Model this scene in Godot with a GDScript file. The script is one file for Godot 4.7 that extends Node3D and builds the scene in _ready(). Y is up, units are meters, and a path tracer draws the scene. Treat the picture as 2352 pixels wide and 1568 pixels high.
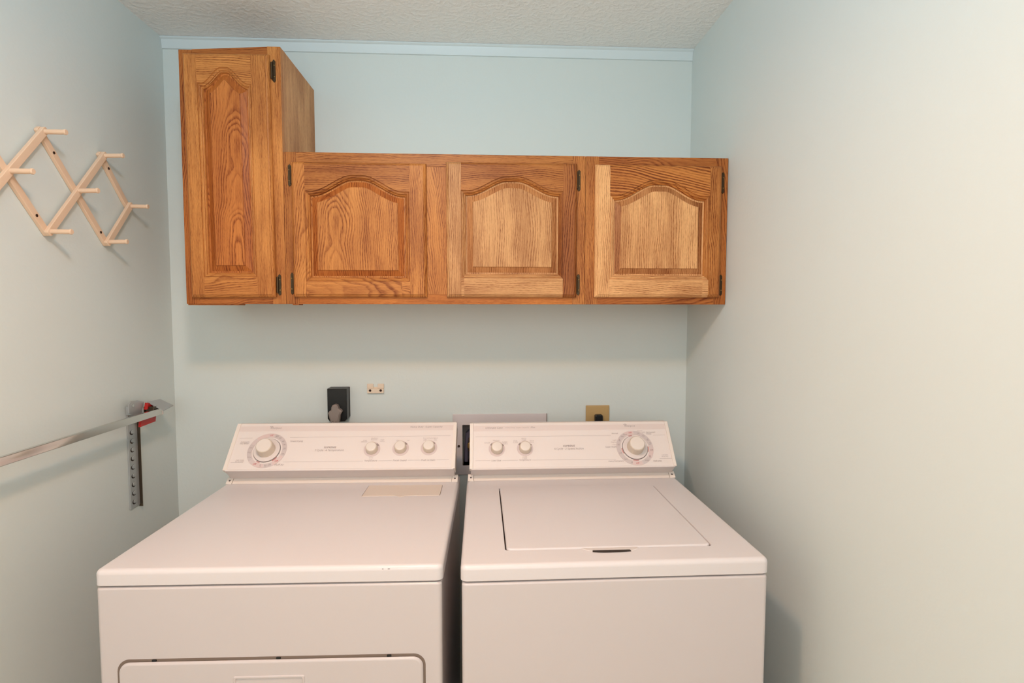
extends Node3D
# A small laundry corner: two white machines under a run of oak wall cabinets.
# Metres, y up; the back wall is z = 0, the camera looks towards -z.

const XL := -1.1336
const XR := 0.7749
const CEIL := 2.4242
const ZB := 3.25

var mats := {}
var names := {}

# ---------------------------------------------------------------- mesh builder
class Shape:
	var p := PackedVector3Array()      # triangles, counter-clockwise seen from outside
	func tri(a: Vector3, b: Vector3, c: Vector3):
		if (b - a).cross(c - a).length_squared() < 1e-18: return
		p.append(a); p.append(b); p.append(c)
	func quad(a: Vector3, b: Vector3, c: Vector3, d: Vector3):
		tri(a, b, c); tri(a, c, d)
	func fan(l: PackedVector3Array, flip := false):
		var m := Vector3.ZERO
		for q in l: m += q
		m /= l.size()
		for i in l.size():
			var a := l[i]
			var b := l[(i + 1) % l.size()]
			if flip: tri(m, b, a)
			else: tri(m, a, b)
	func loops(ls: Array, cap0 := true, cap1 := true, closed := true):
		var s := Shape.new()
		for k in ls.size() - 1:
			var a: PackedVector3Array = ls[k]
			var b: PackedVector3Array = ls[k + 1]
			var n := a.size()
			for i in (n if closed else n - 1):
				var j := (i + 1) % n
				s.quad(a[i], a[j], b[j], b[i])
		if cap0: s.fan(ls[0], true)
		if cap1: s.fan(ls[ls.size() - 1])
		if cap0 and cap1 and s.volume() < 0: s.flip()
		p.append_array(s.p)
	func volume() -> float:
		var v := 0.0
		for i in range(0, p.size(), 3): v += p[i].dot(p[i + 1].cross(p[i + 2]))
		return v
	func flip():
		for i in range(0, p.size(), 3):
			var t := p[i + 1]; p[i + 1] = p[i + 2]; p[i + 2] = t
	func add(o: Shape, x := Transform3D.IDENTITY):
		for q in o.p: p.append(x * q)
	func moved(x: Transform3D) -> Shape:
		var s := Shape.new(); s.add(self, x); return s
	# grain: -1 no texture coordinates wanted, 0 grain runs up y, 1 grain runs along x, 2 along z
	func mesh(crease := 35.0, grain := -1, size := Vector2(1, 1), off := Vector2.ZERO, shear := 0.0) -> ArrayMesh:
		var n := p.size()
		var fn := PackedVector3Array(); fn.resize(n / 3)
		var at := {}
		for i in range(0, n, 3):
			fn[i / 3] = (p[i + 1] - p[i]).cross(p[i + 2] - p[i])
			for k in 3:
				var key := Vector3i((p[i + k] * 20000.0).round())
				if not at.has(key): at[key] = PackedInt32Array()
				at[key].append(i / 3)
		var lo := Vector3(1e9, 1e9, 1e9)
		for q in p: lo = lo.min(q)
		var vs := PackedVector3Array(); var ns := PackedVector3Array(); var us := PackedVector2Array()
		vs.resize(n); ns.resize(n); us.resize(n)
		var cc := cos(deg_to_rad(crease))
		for i in range(0, n, 3):
			var f := fn[i / 3]
			var fu := f.normalized()
			for k in 3:
				var w: int = i + [0, 2, 1][k]
				var q := p[i + k]
				var s := Vector3.ZERO
				for o in at[Vector3i((q * 20000.0).round())]:
					if fn[o].normalized().dot(fu) > cc: s += fn[o]
				vs[w] = q
				ns[w] = s.normalized() if s.length_squared() > 1e-24 else fu
				if grain >= 0:
					var d := q - lo
					var a := fu.abs()
					var uv: Vector2
					if grain == 0: uv = Vector2(d.z if a.x > a.z and a.x > a.y else d.x, d.z if a.y > a.x and a.y > a.z else d.y)
					elif grain == 1: uv = Vector2(d.z if a.y > a.z else d.y, d.x)
					else: uv = Vector2(d.x + d.y, d.z)
					us[w] = Vector2(uv.x + uv.y * shear, uv.y) / size + off
		var arr := []; arr.resize(Mesh.ARRAY_MAX)
		arr[Mesh.ARRAY_VERTEX] = vs; arr[Mesh.ARRAY_NORMAL] = ns
		if grain >= 0: arr[Mesh.ARRAY_TEX_UV] = us
		var m := ArrayMesh.new()
		m.add_surface_from_arrays(Mesh.PRIMITIVE_TRIANGLES, arr)
		return m

# closed outlines in the plane spanned by ax and ay, counter-clockwise
func rrect(x0: float, x1: float, y0: float, y1: float, r: float, seg := 4) -> PackedVector2Array:
	var o := PackedVector2Array()
	r = minf(r, minf(x1 - x0, y1 - y0) / 2 - 1e-5)
	var cs := [Vector2(x1 - r, y0 + r), Vector2(x1 - r, y1 - r), Vector2(x0 + r, y1 - r), Vector2(x0 + r, y0 + r)]
	for k in 4:
		for i in seg + 1:
			var a := -PI / 2 + PI / 2 * k + PI / 2 * i / seg
			o.append(cs[k] + Vector2(cos(a), sin(a)) * r)
	return o
func ngon(r: float, n: int, c := Vector2.ZERO) -> PackedVector2Array:
	var o := PackedVector2Array()
	for i in n: o.append(c + Vector2(cos(TAU * i / n), sin(TAU * i / n)) * r)
	return o
func lift(l: PackedVector2Array, z: float, how := 0) -> PackedVector3Array:   # 0: xy plane facing +z, 1: floor plane facing +y, 2: facing +x (first = -z)
	var o := PackedVector3Array()
	for q in l:
		if how == 0: o.append(Vector3(q.x, q.y, z))
		elif how == 1: o.append(Vector3(q.x, z, -q.y))
		else: o.append(Vector3(z, q.y, -q.x))
	return o
# slab with rounded corners (r) and rounded front and back edges (e), from depth a to depth b
func slab(x0: float, x1: float, y0: float, y1: float, a: float, b: float, r := 0.004, e := 0.002, how := 0, seg := 4, back := true) -> Shape:
	var s := Shape.new()
	var ls := []
	var es := 3
	if back:
		for i in es: 
			var t := PI / 2 * i / es
			var k := e * (1 - sin(t))
			ls.append(lift(rrect(x0 + k, x1 - k, y0 + k, y1 - k, maxf(r - k, 0.0002), seg), a + e * (1 - cos(t)), how))
	else: ls.append(lift(rrect(x0, x1, y0, y1, r, seg), a, how))
	for i in es + 1:
		var t := PI / 2 * i / es
		var k := e * (1 - cos(t))
		ls.append(lift(rrect(x0 + k, x1 - k, y0 + k, y1 - k, maxf(r - k, 0.0002), seg), b - e + e * sin(t), how))
	s.loops(ls)
	return s
func box(a: Vector3, b: Vector3, e := 0.001) -> Shape:
	return slab(a.x, b.x, a.y, b.y, a.z, b.z, e, e, 0, 1)
# eight corners: bottom then top, each counter-clockwise from above
func hexa(c: Array) -> Shape:
	var s := Shape.new()
	s.loops([PackedVector3Array(c.slice(0, 4)), PackedVector3Array(c.slice(4, 8))])
	return s
func prism(l: PackedVector2Array, a: float, b: float, e := 0.0, how := 0) -> Shape:   # any simple outline; e chamfers the front edge
	var s := Shape.new()
	if Geometry2D.is_polygon_clockwise(l): l.reverse()
	var top := l
	var ls := [lift(l, a, how), lift(l, b - e, how)]
	if e > 0:
		top = inset(l, e)
		ls.append(lift(top, b, how))
	s.loops(ls, false, false)
	for m in 2:
		var src := top if m == 0 else l
		var t := Geometry2D.triangulate_polygon(src)
		var f := lift(src, b if m == 0 else a, how)
		for i in range(0, t.size(), 3):
			var q := [src[t[i]], src[t[i + 1]], src[t[i + 2]]]
			var ccw: bool = (q[1] - q[0]).cross(q[2] - q[0]) > 0
			if ccw == (m == 0): s.tri(f[t[i]], f[t[i + 1]], f[t[i + 2]])
			else: s.tri(f[t[i]], f[t[i + 2]], f[t[i + 1]])
	if s.volume() < 0: s.flip()
	return s
func inset(l: PackedVector2Array, e: float) -> PackedVector2Array:
	var o := PackedVector2Array()
	var n := l.size()
	for i in n:
		var a := (l[i] - l[(i + n - 1) % n]).normalized().orthogonal()
		var b := (l[(i + 1) % n] - l[i]).normalized().orthogonal()
		var m := (a + b).normalized()
		o.append(l[i] - m * (e / maxf(m.dot(a), 0.4)) * 1.0)
	if absf(area(o)) > absf(area(l)):
		o.clear()
		for i in n:
			var a := (l[i] - l[(i + n - 1) % n]).normalized().orthogonal()
			var b := (l[(i + 1) % n] - l[i]).normalized().orthogonal()
			var m := (a + b).normalized()
			o.append(l[i] + m * (e / maxf(m.dot(a), 0.4)))
	return o
func area(l: PackedVector2Array) -> float:
	var v := 0.0
	for i in l.size(): v += l[i].cross(l[(i + 1) % l.size()])
	return v / 2
func lathe(prof: Array, n := 32) -> Shape:       # [radius, height along +z]
	var s := Shape.new()
	var ls := []
	for q in prof: ls.append(lift(ngon(maxf(q[0], 0.00005), n), q[1]))
	s.loops(ls)
	return s
func tube(path: Array, r: float, n := 12) -> Shape:
	var s := Shape.new()
	var ls := []
	var side := Vector3.ZERO
	for i in path.size():
		var d: Vector3 = (path[mini(i + 1, path.size() - 1)] - path[maxi(i - 1, 0)]).normalized()
		if side == Vector3.ZERO: side = d.cross(Vector3(0.3, 0.9, 0.31)).normalized()
		side = (side - d * side.dot(d)).normalized()
		var up := d.cross(side)
		var l := PackedVector3Array()
		for k in n: l.append(path[i] + (side * cos(TAU * k / n) + up * sin(TAU * k / n)) * r)
		ls.append(l)
	s.loops(ls)
	return s
func bar(a: Vector3, b: Vector3, w: float, t: float, out: Vector3, e := 0.0015) -> Shape:   # from a to b, w wide, t thick along out
	var d := (b - a)
	var s := slab(-w / 2, w / 2, 0, d.length(), 0, t, w * 0.3, e)
	var y := d.normalized()
	var z := (out - y * out.dot(y)).normalized()
	return s.moved(Transform3D(Basis(y.cross(z), y, z), a))

# ---------------------------------------------------------------- objects
func numbered(called: String) -> String:
	if not names.has(called):
		names[called] = 0
		return called
	names[called] += 1
	return "%s_%03d" % [called, names[called]]
func thing(called: String, label: String, category: String, at := Vector3.ZERO, turn := 0.0, group := "") -> Node3D:
	var o := Node3D.new()
	o.name = numbered(called)
	add_child(o)
	o.position = at
	o.rotation_degrees.y = turn
	o.set_meta("label", label)
	o.set_meta("category", category)
	if group: o.set_meta("group", group)
	return o
func obj(called: String, s, m: Material, parent: Node = self, x := Transform3D.IDENTITY, crease := 35.0) -> MeshInstance3D:
	var o := MeshInstance3D.new()
	o.mesh = s.mesh(crease) if s is Shape else s
	o.material_override = m
	o.transform = x
	o.name = called
	parent.add_child(o, true)
	return o
func wood(called: String, s: Shape, m: Material, parent: Node, grain: int, off := Vector2.ZERO, stretch := 1.0, org := Vector3.ZERO, shear := 0.0) -> MeshInstance3D:
	var o := MeshInstance3D.new()
	var t := s.moved(Transform3D(Basis.IDENTITY, -org)) if org != Vector3.ZERO else s
	o.mesh = t.mesh(25.0, grain, Vector2(0.32, 0.85) * stretch, off, shear)
	o.material_override = m
	o.name = called
	parent.add_child(o, true)
	return o
func struct(called: String, s, m: Material, label := "") -> MeshInstance3D:
	var o := obj(called, s, m)
	o.set_meta("kind", "structure")
	if label: o.set_meta("label", label)
	return o

# ---------------------------------------------------------------- materials
func mat(c: Color, rough := 0.5, metal := 0.0, spec := 0.5) -> StandardMaterial3D:
	var m := StandardMaterial3D.new()
	m.albedo_color = c
	m.roughness = rough
	m.metallic = metal
	m.metallic_specular = spec
	return m
func noise(freq: float, sd: int, oct := 3, type := FastNoiseLite.TYPE_SIMPLEX_SMOOTH) -> FastNoiseLite:
	var n := FastNoiseLite.new()
	n.noise_type = type
	n.frequency = freq
	n.seed = sd
	n.fractal_octaves = oct
	return n
func noise_tex(n: FastNoiseLite, size := 512) -> NoiseTexture2D:
	var t := NoiseTexture2D.new()
	t.width = size; t.height = size; t.seamless = true; t.noise = n
	return t
func relief(m: StandardMaterial3D, n: FastNoiseLite, height_cm: float, scale: float, size := 512):
	m.heightmap_enabled = true
	m.heightmap_texture = noise_tex(n, size)
	m.heightmap_scale = height_cm
	m.uv1_triplanar = true
	m.uv1_world_triplanar = true
	m.uv1_scale = Vector3.ONE * scale

# sawn oak, 0.32 x 0.85 m: rings round a pith that lies d0 (+ slope along the board) behind the face
func oak(sd: int, xc: float, d0: float, slope: float, freq: float, strength: float, pale := 0.0) -> ImageTexture:
	var w := 448
	var h := 1152
	var n1 := noise(1.0, sd, 2)
	var n2 := noise(1.0, sd + 7, 3)
	var n3 := noise(1.0, sd + 13, 2)
	var light := Vector3(208, 139, 74).lerp(Vector3(238, 182, 124), pale)
	var dark := Vector3(118, 58, 24)
	var d := PackedByteArray()
	d.resize(w * h * 3)
	var at := 0
	for j in h:
		var y := 0.85 * j / h
		var dd := d0 + slope * y + 0.010 * n1.get_noise_2d(y * 5.0, 40.0)
		var sway := 0.010 * n1.get_noise_2d(y * 3.2, 9.0)
		dd *= dd
		for i in w:
			var x := 0.32 * i / w - 0.16
			var a := x - xc - sway
			var r := sqrt(a * a + dd) + 0.0045 * n2.get_noise_2d(x * 14.0, y * 3.0) + 0.0004 * n2.get_noise_2d(x * 110.0, y * 9.0)
			var ph := r * freq
			ph += 0.35 * sin(ph * 0.37 + sd)
			var k := floorf(ph)
			var f := ph - k
			var amp := 0.18 + 0.82 * pow(absf(sin(k * 12.9898 + sd)), 1.6)
			var e := (1.0 - f / 0.5) if f < 0.5 else maxf(0.0, (f - 0.86) * 5.0)
			var fine := n3.get_noise_2d(x * 1700.0, y * 48.0)
			var fibre := n1.get_noise_2d(x * 420.0, y * 7.0)
			var tone := n2.get_noise_2d(x * 9.0 + 31.0, y * 2.2)
			var v := clampf(e * amp * strength * (0.42 + 0.9 * maxf(fine + 0.35, 0.0)) + 0.26 * maxf(fine, 0.0) + 0.24 * fibre + 0.12 + 0.34 * tone, 0.0, 1.0)
			d[at] = int(light.x + (dark.x - light.x) * v)
			d[at + 1] = int(light.y + (dark.y - light.y) * v)
			d[at + 2] = int(light.z + (dark.z - light.z) * v)
			at += 3
	return ImageTexture.create_from_image(Image.create_from_data(w, h, false, Image.FORMAT_RGB8, d))
func oak_mat(t: Texture2D, tint := Color.WHITE) -> StandardMaterial3D:
	var m := mat(tint, 0.42, 0.0, 0.32)
	m.albedo_texture = t
	return m

func make_materials():
	var wall := mat(Color(0.872, 0.900, 0.885), 0.62, 0.0, 0.35)
	relief(wall, noise(0.05, 3, 4), 0.02, 2.5)
	mats.wall = wall
	var trim := mat(Color(0.875, 0.915, 0.92), 0.45)
	mats.trim = trim
	var ceil := mat(Color(0.98, 0.975, 0.965), 0.6, 0.0, 0.4)
	var cn := noise(0.022, 11, 4, FastNoiseLite.TYPE_SIMPLEX_SMOOTH)
	cn.fractal_type = FastNoiseLite.FRACTAL_RIDGED
	relief(ceil, cn, 0.30, 2.3)
	mats.ceil = ceil
	mats.floor = mat(Color(0.93, 0.87, 0.78), 0.45)
	mats.enamel_shaded = mat(Color(0.835, 0.795, 0.785), 0.24, 0.0, 0.5)  # white enamel of the fronts, their shade darkened into the colour
	mats.enamel_lit = mat(Color(0.89, 0.858, 0.853), 0.34, 0.0, 0.5)  # the same enamel on the tops, lightened for the light from above
	mats.console = mat(Color(0.93, 0.88, 0.855), 0.4)
	mats.band = mat(Color(0.90, 0.835, 0.81), 0.45)
	mats.cap = mat(Color(0.94, 0.89, 0.85), 0.35)
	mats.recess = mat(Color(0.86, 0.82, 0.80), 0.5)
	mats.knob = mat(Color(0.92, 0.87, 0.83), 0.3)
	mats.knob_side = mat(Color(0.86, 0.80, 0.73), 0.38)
	mats.skirt = mat(Color(0.90, 0.85, 0.83), 0.25)
	mats.ring = mat(Color(0.86, 0.79, 0.775), 0.5)
	mats.ring_dark = mat(Color(0.83, 0.772, 0.758), 0.5)
	mats.ring_pink = mat(Color(0.88, 0.782, 0.762), 0.5)
	mats.ink = mat(Color(0.64, 0.575, 0.555), 0.6)
	mats.ink_pale = mat(Color(0.77, 0.715, 0.695), 0.6)
	mats.ink_dark = mat(Color(0.40, 0.35, 0.35), 0.6)
	mats.ink_red = mat(Color(0.80, 0.30, 0.27), 0.6)
	mats.gap = mat(Color(0.20, 0.155, 0.13), 0.7)
	mats.lint = mat(Color(0.91, 0.845, 0.79), 0.35)
	mats.black = mat(Color(0.055, 0.052, 0.05), 0.35)
	mats.black_side = mat(Color(0.12, 0.115, 0.11), 0.4)
	mats.plug = mat(Color(0.56, 0.51, 0.48), 0.5)
	mats.clip = mat(Color(0.92, 0.84, 0.75), 0.5)
	mats.hole = mat(Color(0.20, 0.10, 0.06), 0.8)
	mats.plate = mat(Color(0.76, 0.63, 0.42), 0.4)
	mats.box_grey = mat(Color(0.86, 0.82, 0.815), 0.4)
	mats.box_in = mat(Color(0.62, 0.58, 0.56), 0.5)
	mats.copper = mat(Color(0.80, 0.45, 0.30), 0.3, 1.0)
	mats.brass = mat(Color(0.72, 0.55, 0.33), 0.35, 1.0)
	mats.hose = mat(Color(0.36, 0.35, 0.42), 0.5)
	mats.valve_red = mat(Color(0.65, 0.16, 0.10), 0.45)
	mats.bronze = mat(Color(0.30, 0.24, 0.17), 0.38, 0.85)
	mats.bronze_light = mat(Color(0.55, 0.45, 0.28), 0.35, 0.9)
	mats.birch = mat(Color(0.925, 0.80, 0.685), 0.5, 0.0, 0.4)
	mats.birch_side = mat(Color(0.90, 0.76, 0.62), 0.5, 0.0, 0.4)
	mats.screw = mat(Color(0.22, 0.12, 0.07), 0.5)
	mats.steel = mat(Color(0.77, 0.77, 0.75), 0.22, 0.9)
	mats.zinc = mat(Color(0.70, 0.71, 0.71), 0.42, 0.4)
	mats.chrome = mat(Color(0.82, 0.81, 0.79), 0.12, 1.0)
	mats.chrome_dark = mat(Color(0.45, 0.40, 0.35), 0.15, 1.0)
	mats.red = mat(Color(0.70, 0.08, 0.05), 0.4)
	# oak boards
	var cathedral := oak(3, -0.015, 0.012, 0.105, 190.0, 0.92)
	var straight := oak(21, 0.28, 0.05, 0.05, 260.0, 0.72)
	var bold := oak(34, 0.20, 0.02, 0.10, 190.0, 1.15)
	var soft := oak(55, 0.22, 0.03, 0.06, 150.0, 0.58, 1.0)
	var striped := oak(91, 0.34, 0.03, 0.02, 135.0, 2.1)
	mats.oak_striped = oak_mat(striped, Color(1.0, 0.97, 0.93))
	var ply := oak(77, 0.30, 0.04, 0.02, 210.0, 0.30, 1.0)
	mats.oak_cathedral = oak_mat(cathedral)
	mats.oak_straight = oak_mat(straight)
	mats.oak_bold = oak_mat(bold)
	mats.oak_red = oak_mat(bold, Color(0.92, 0.90, 0.88))
	mats.oak_soft = oak_mat(soft, Color(0.90, 0.885, 0.87))
	mats.oak_soft_pale = oak_mat(soft)
	mats.oak_dark = oak_mat(bold, Color(0.83, 0.78, 0.79))
	mats.oak_warm = oak_mat(straight, Color(0.98, 0.92, 0.84))
	mats.oak_deep = oak_mat(cathedral, Color(0.90, 0.83, 0.79))
	mats.ply = oak_mat(ply, Color(0.94, 0.93, 0.96))
	mats.oak_bevel = oak_mat(cathedral, Color(0.90, 0.80, 0.72))  # redder stain, with the shade of the bevels put into the tint
	mats.oak_bevel_pale = oak_mat(soft, Color(0.84, 0.77, 0.72))  # pale oak bevels, stain and shade both put into the tint
	mats.oak_tall = oak_mat(cathedral, Color(0.97, 0.90, 0.86))
	mats.ply.roughness = 0.6

# ---------------------------------------------------------------- lettering
var font_sans: SystemFont
var font_bold: SystemFont
var font_serif: SystemFont
func words(text: String, width: float, at: Vector2, m: Material, parent: Node, slant := 0.16, font: Font = null, squash := 1.0, called := "lettering", base := Transform3D.IDENTITY) -> MeshInstance3D:
	var t := TextMesh.new()
	t.text = text
	t.font = font if font else font_sans
	t.font_size = 48
	t.pixel_size = 0.01
	t.depth = 0.0
	t.curve_step = 2.0
	var b := t.get_aabb()
	var k := width / maxf(b.size.x, 0.01)
	var o := MeshInstance3D.new()
	o.mesh = t
	o.material_override = m
	o.name = called
	var c := b.get_center()
	var x := Transform3D(Basis(Vector3(k, 0, 0), Vector3(slant * k, k * squash, 0), Vector3(0, 0, k)), Vector3(at.x, at.y, 0.0006) - Vector3(c.x * k + slant * k * c.y, c.y * k * squash, 0))
	o.transform = base * x
	parent.add_child(o, true)
	return o
func rule(x0: float, y0: float, x1: float, y1: float, parent: Node, m: Material):
	var d := Vector2(x1 - x0, y1 - y0)
	var s := box(Vector3(0, -0.0004, 0), Vector3(d.length(), 0.0004, 0.0004), 0.0001)
	obj("printed_line", s, m, parent, Transform3D(Basis(Vector3(0, 0, 1), d.angle()), Vector3(x0, y0, 0)))
func arc(r0: float, r1: float, a0: float, a1: float, z: float, h := 0.0004) -> Shape:   # degrees clockwise from the top
	var l := PackedVector2Array()
	var n := maxi(3, int(absf(a1 - a0) / 6.0))
	var full := absf(a1 - a0) > 359.0
	var s := Shape.new()
	var ls := [PackedVector3Array(), PackedVector3Array(), PackedVector3Array(), PackedVector3Array()]
	for i in n + 1:
		var a := deg_to_rad(a0 + (a1 - a0) * i / n)
		var u := Vector3(sin(a), cos(a), 0)
		ls[0].append(u * r0 + Vector3(0, 0, z)); ls[1].append(u * r0 + Vector3(0, 0, z + h))
		ls[2].append(u * r1 + Vector3(0, 0, z + h)); ls[3].append(u * r1 + Vector3(0, 0, z))
	ls.append(ls[0])
	s.loops(ls, false, false, false)
	if not full:
		s.quad(ls[0][0], ls[1][0], ls[2][0], ls[3][0])
		s.quad(ls[3][n], ls[2][n], ls[1][n], ls[0][n])
	if s.volume() < 0: s.flip()
	return s

# ---------------------------------------------------------------- cabinets
func arch_y(x: float, d) -> float:
	var t: float = absf(x - (d.ol + d.or) / 2) / ((d.or - d.ol) / 2)
	var u := clampf((0.88 - t) / 0.78, 0.0, 1.0)
	return d.ysh + (d.ypk - d.ysh) * u * u * (3 - 2 * u)
func arch_in(x: float, k: float, d) -> float:      # the arch set in by k
	var y := 1e9
	for i in 33:
		var q := -1.0 + i / 16.0
		y = minf(y, arch_y(x + q * k, d) - k * sqrt(maxf(0.0, 1 - q * q)))
	return y
# opening outline set in by k, cut into left, top, right, bottom; z of the face is added
func side_points(k: float, z: float, d) -> Dictionary:
	var l: float = d.ol + k
	var r: float = d.or - k
	var b: float = d.ob + k
	var top := PackedVector3Array()
	for i in 49:
		var x := lerpf(l, r, i / 48.0)
		top.append(Vector3(x, arch_in(x, k, d), z))
	return {"left": PackedVector3Array([Vector3(l, b, z), top[0]]), "top": top, "right": PackedVector3Array([top[48], Vector3(r, b, z)]), "bottom": PackedVector3Array([Vector3(r, b, z), Vector3(l, b, z)])}
func strip(s: Shape, a: PackedVector3Array, b: PackedVector3Array):   # faces that look towards +z when b lies to the right of a's direction
	for i in a.size() - 1: 
		s.quad(a[i], b[i], b[i + 1], a[i + 1])
func make_door(cab: Node3D, org: Vector3, d: Dictionary, m: Dictionary, sd: int) -> MeshInstance3D:
	# numbers in d are in the room; z counts from the front of the face frame
	var z0: float = d.z
	var T := 0.019
	var door := wood("door", box(Vector3(d.x0 + 0.004, d.y0 + 0.004, z0 + 0.0005), Vector3(d.x1 - 0.004, d.y1 - 0.004, z0 + 0.006)), m.panel, cab, 0, Vector2(0.3, 0.2), 1.0, org)
	# outer edge: rings of (set-in, height)
	var edge := [[0.0, 0.0005], [0.0, 0.0085], [0.0022, 0.0125], [0.0055, 0.0155], [0.0085, 0.0165], [0.009, T]]
	var bead := [[0.0, T], [0.0010, 0.0155], [0.0024, 0.0153], [0.0036, 0.0172], [0.0058, 0.0176], [0.0080, 0.0160], [0.0092, 0.0128], [0.0104, 0.0122], [0.0122, 0.0130], [0.0136, 0.0108], [0.0140, 0.0040]]
	var pan := [[0.0138, 0.0042], [0.0152, 0.0044], [0.0350, 0.0138], [0.0355, 0.0168], [0.0367, 0.0174]]
	var e: float = edge[5][0]
	var ou := func(k: float, z: float, i: int) -> Vector3: return Vector3([d.x0 + k, d.x0 + k, d.x1 - k, d.x1 - k][i], [d.y0 + k, d.y1 - k, d.y1 - k, d.y0 + k][i], z0 + z)
	var beads := []
	for q in bead: beads.append(side_points(q[0], z0 + q[1], d))
	# stiles
	for sidx in 2:
		var s := Shape.new()
		var xi: float = d.ol if sidx == 0 else d.or
		var xo: float = d.x0 if sidx == 0 else d.x1
		var sg := 1.0 if sidx == 0 else -1.0
		for k in edge.size() - 1:
			var a0: float = edge[k][0]; var a1: float = edge[k + 1][0]; var h0: float = z0 + edge[k][1]; var h1: float = z0 + edge[k + 1][1]
			var la := PackedVector3Array([Vector3(xi, d.y0 + a0, h0), Vector3(xo + sg * a0, d.y0 + a0, h0), Vector3(xo + sg * a0, d.y1 - a0, h0), Vector3(xi, d.y1 - a0, h0)])
			var lb := PackedVector3Array([Vector3(xi, d.y0 + a1, h1), Vector3(xo + sg * a1, d.y0 + a1, h1), Vector3(xo + sg * a1, d.y1 - a1, h1), Vector3(xi, d.y1 - a1, h1)])
			if sidx == 1: la.reverse(); lb.reverse()
			strip(s, la, lb)
		var f := [Vector3(xo + sg * e, d.y0 + e, z0 + T), Vector3(xi, d.y0 + e, z0 + T), Vector3(xi, d.y1 - e, z0 + T), Vector3(xo + sg * e, d.y1 - e, z0 + T)]
		if sidx == 0: s.quad(f[0], f[1], f[2], f[3])
		else: s.quad(f[1], f[0], f[3], f[2])
		var key := "left" if sidx == 0 else "right"
		for k in bead.size() - 1: strip(s, beads[k][key], beads[k + 1][key])
		wood("stile", s, m.left if sidx == 0 else m.right, door, 0, Vector2(0.13 * sd + 0.37 * sidx, 0.07 * sd), 1.0, org)
	# bottom rail
	var rb := Shape.new()
	for k in edge.size() - 1:
		var a0: float = edge[k][0]; var a1: float = edge[k + 1][0]; var h0: float = z0 + edge[k][1]; var h1: float = z0 + edge[k + 1][1]
		rb.quad(Vector3(d.ol, d.y0 + a0, h0), Vector3(d.or, d.y0 + a0, h0), Vector3(d.or, d.y0 + a1, h1), Vector3(d.ol, d.y0 + a1, h1))
	rb.quad(Vector3(d.ol, d.y0 + e, z0 + T), Vector3(d.or, d.y0 + e, z0 + T), Vector3(d.or, d.ob, z0 + T), Vector3(d.ol, d.ob, z0 + T))
	for k in bead.size() - 1: strip(rb, beads[k].bottom, beads[k + 1].bottom)
	wood("rail", rb, m.bottom, door, 1, Vector2(0.21 * sd, 0.33 * sd), 1.0, org)
	# top rail with its arch
	var rt := Shape.new()
	for k in edge.size() - 1:
		var a0: float = edge[k][0]; var a1: float = edge[k + 1][0]; var h0: float = z0 + edge[k][1]; var h1: float = z0 + edge[k + 1][1]
		rt.quad(Vector3(d.ol, d.y1 - a1, h1), Vector3(d.or, d.y1 - a1, h1), Vector3(d.or, d.y1 - a0, h0), Vector3(d.ol, d.y1 - a0, h0))
	var crest: PackedVector3Array = beads[0].top
	for i in 48:
		rt.quad(crest[i], crest[i + 1], Vector3(crest[i + 1].x, d.y1 - e, z0 + T), Vector3(crest[i].x, d.y1 - e, z0 + T))
	for k in bead.size() - 1: strip(rt, beads[k].top, beads[k + 1].top)
	wood("rail", rt, m.top, door, 1, Vector2(0.47 * sd, 0.11 * sd), m.get("top_stretch", 1.0), org, m.get("top_shear", 0.0))
	# raised panel
	var ps := Shape.new()
	var bs := Shape.new()
	var pk := []
	for q in pan: pk.append(side_points(q[0], z0 + q[1], d))
	for k in pan.size() - 1:
		for key in ["left", "top", "right", "bottom"]: strip(bs if k < 2 else ps, pk[k][key], pk[k + 1][key])
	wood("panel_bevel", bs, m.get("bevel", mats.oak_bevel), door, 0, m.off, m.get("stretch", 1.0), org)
	var last: Dictionary = pk[pan.size() - 1]
	var ft: PackedVector3Array = last.top
	for i in 48:
		var by: float = last.left[0].y
		ps.quad(Vector3(ft[i].x, by, ft[i].z), Vector3(ft[i + 1].x, by, ft[i].z), ft[i + 1], ft[i])
	wood("raised_panel", ps, m.panel, door, 0, m.off, m.get("stretch", 1.0), org)
	return door
func hinge(parent: Node3D, x: float, y: float, z: float, dir: float, h := 0.068):   # leaf on the frame, knuckle against the door edge
	var l := PackedVector2Array([Vector2(-0.0045, -h * 0.40), Vector2(0.001, -h / 2), Vector2(0.0055, -h * 0.42), Vector2(0.0055, h * 0.42), Vector2(0.001, h / 2), Vector2(-0.0045, h * 0.40)])
	var o := obj("hinge", prism(l, 0, 0.0022, 0.0006), mats.bronze, parent, Transform3D(Basis(Vector3(dir, 0, 0), Vector3(0, 1, 0), Vector3(0, 0, 1)) if dir > 0 else Basis(Vector3(0, 0, 1), PI), Vector3(x, y, z)))
	var kx := -0.0045
	obj("knuckle", tube([Vector3(kx, -h * 0.36, 0.004), Vector3(kx, -h * 0.12, 0.004), Vector3(kx, h * 0.12, 0.004), Vector3(kx, h * 0.36, 0.004)], 0.0034, 10), mats.bronze, o)
	for s in [-1, 1]:
		obj("hinge_screw", lathe([[0.0022, 0.0018], [0.0022, 0.0026], [0.0014, 0.0032]], 10), mats.bronze_light, o, Transform3D(Basis.IDENTITY, Vector3(0.002, s * h * 0.24, 0)))
func frame_piece(cab: Node3D, called: String, org: Vector3, a: Vector3, b: Vector3, m: Material, grain: int, off: Vector2, stretch := 1.0):
	wood(called, box(a, b, 0.0008), m, cab, grain, off, stretch, org)

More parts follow.
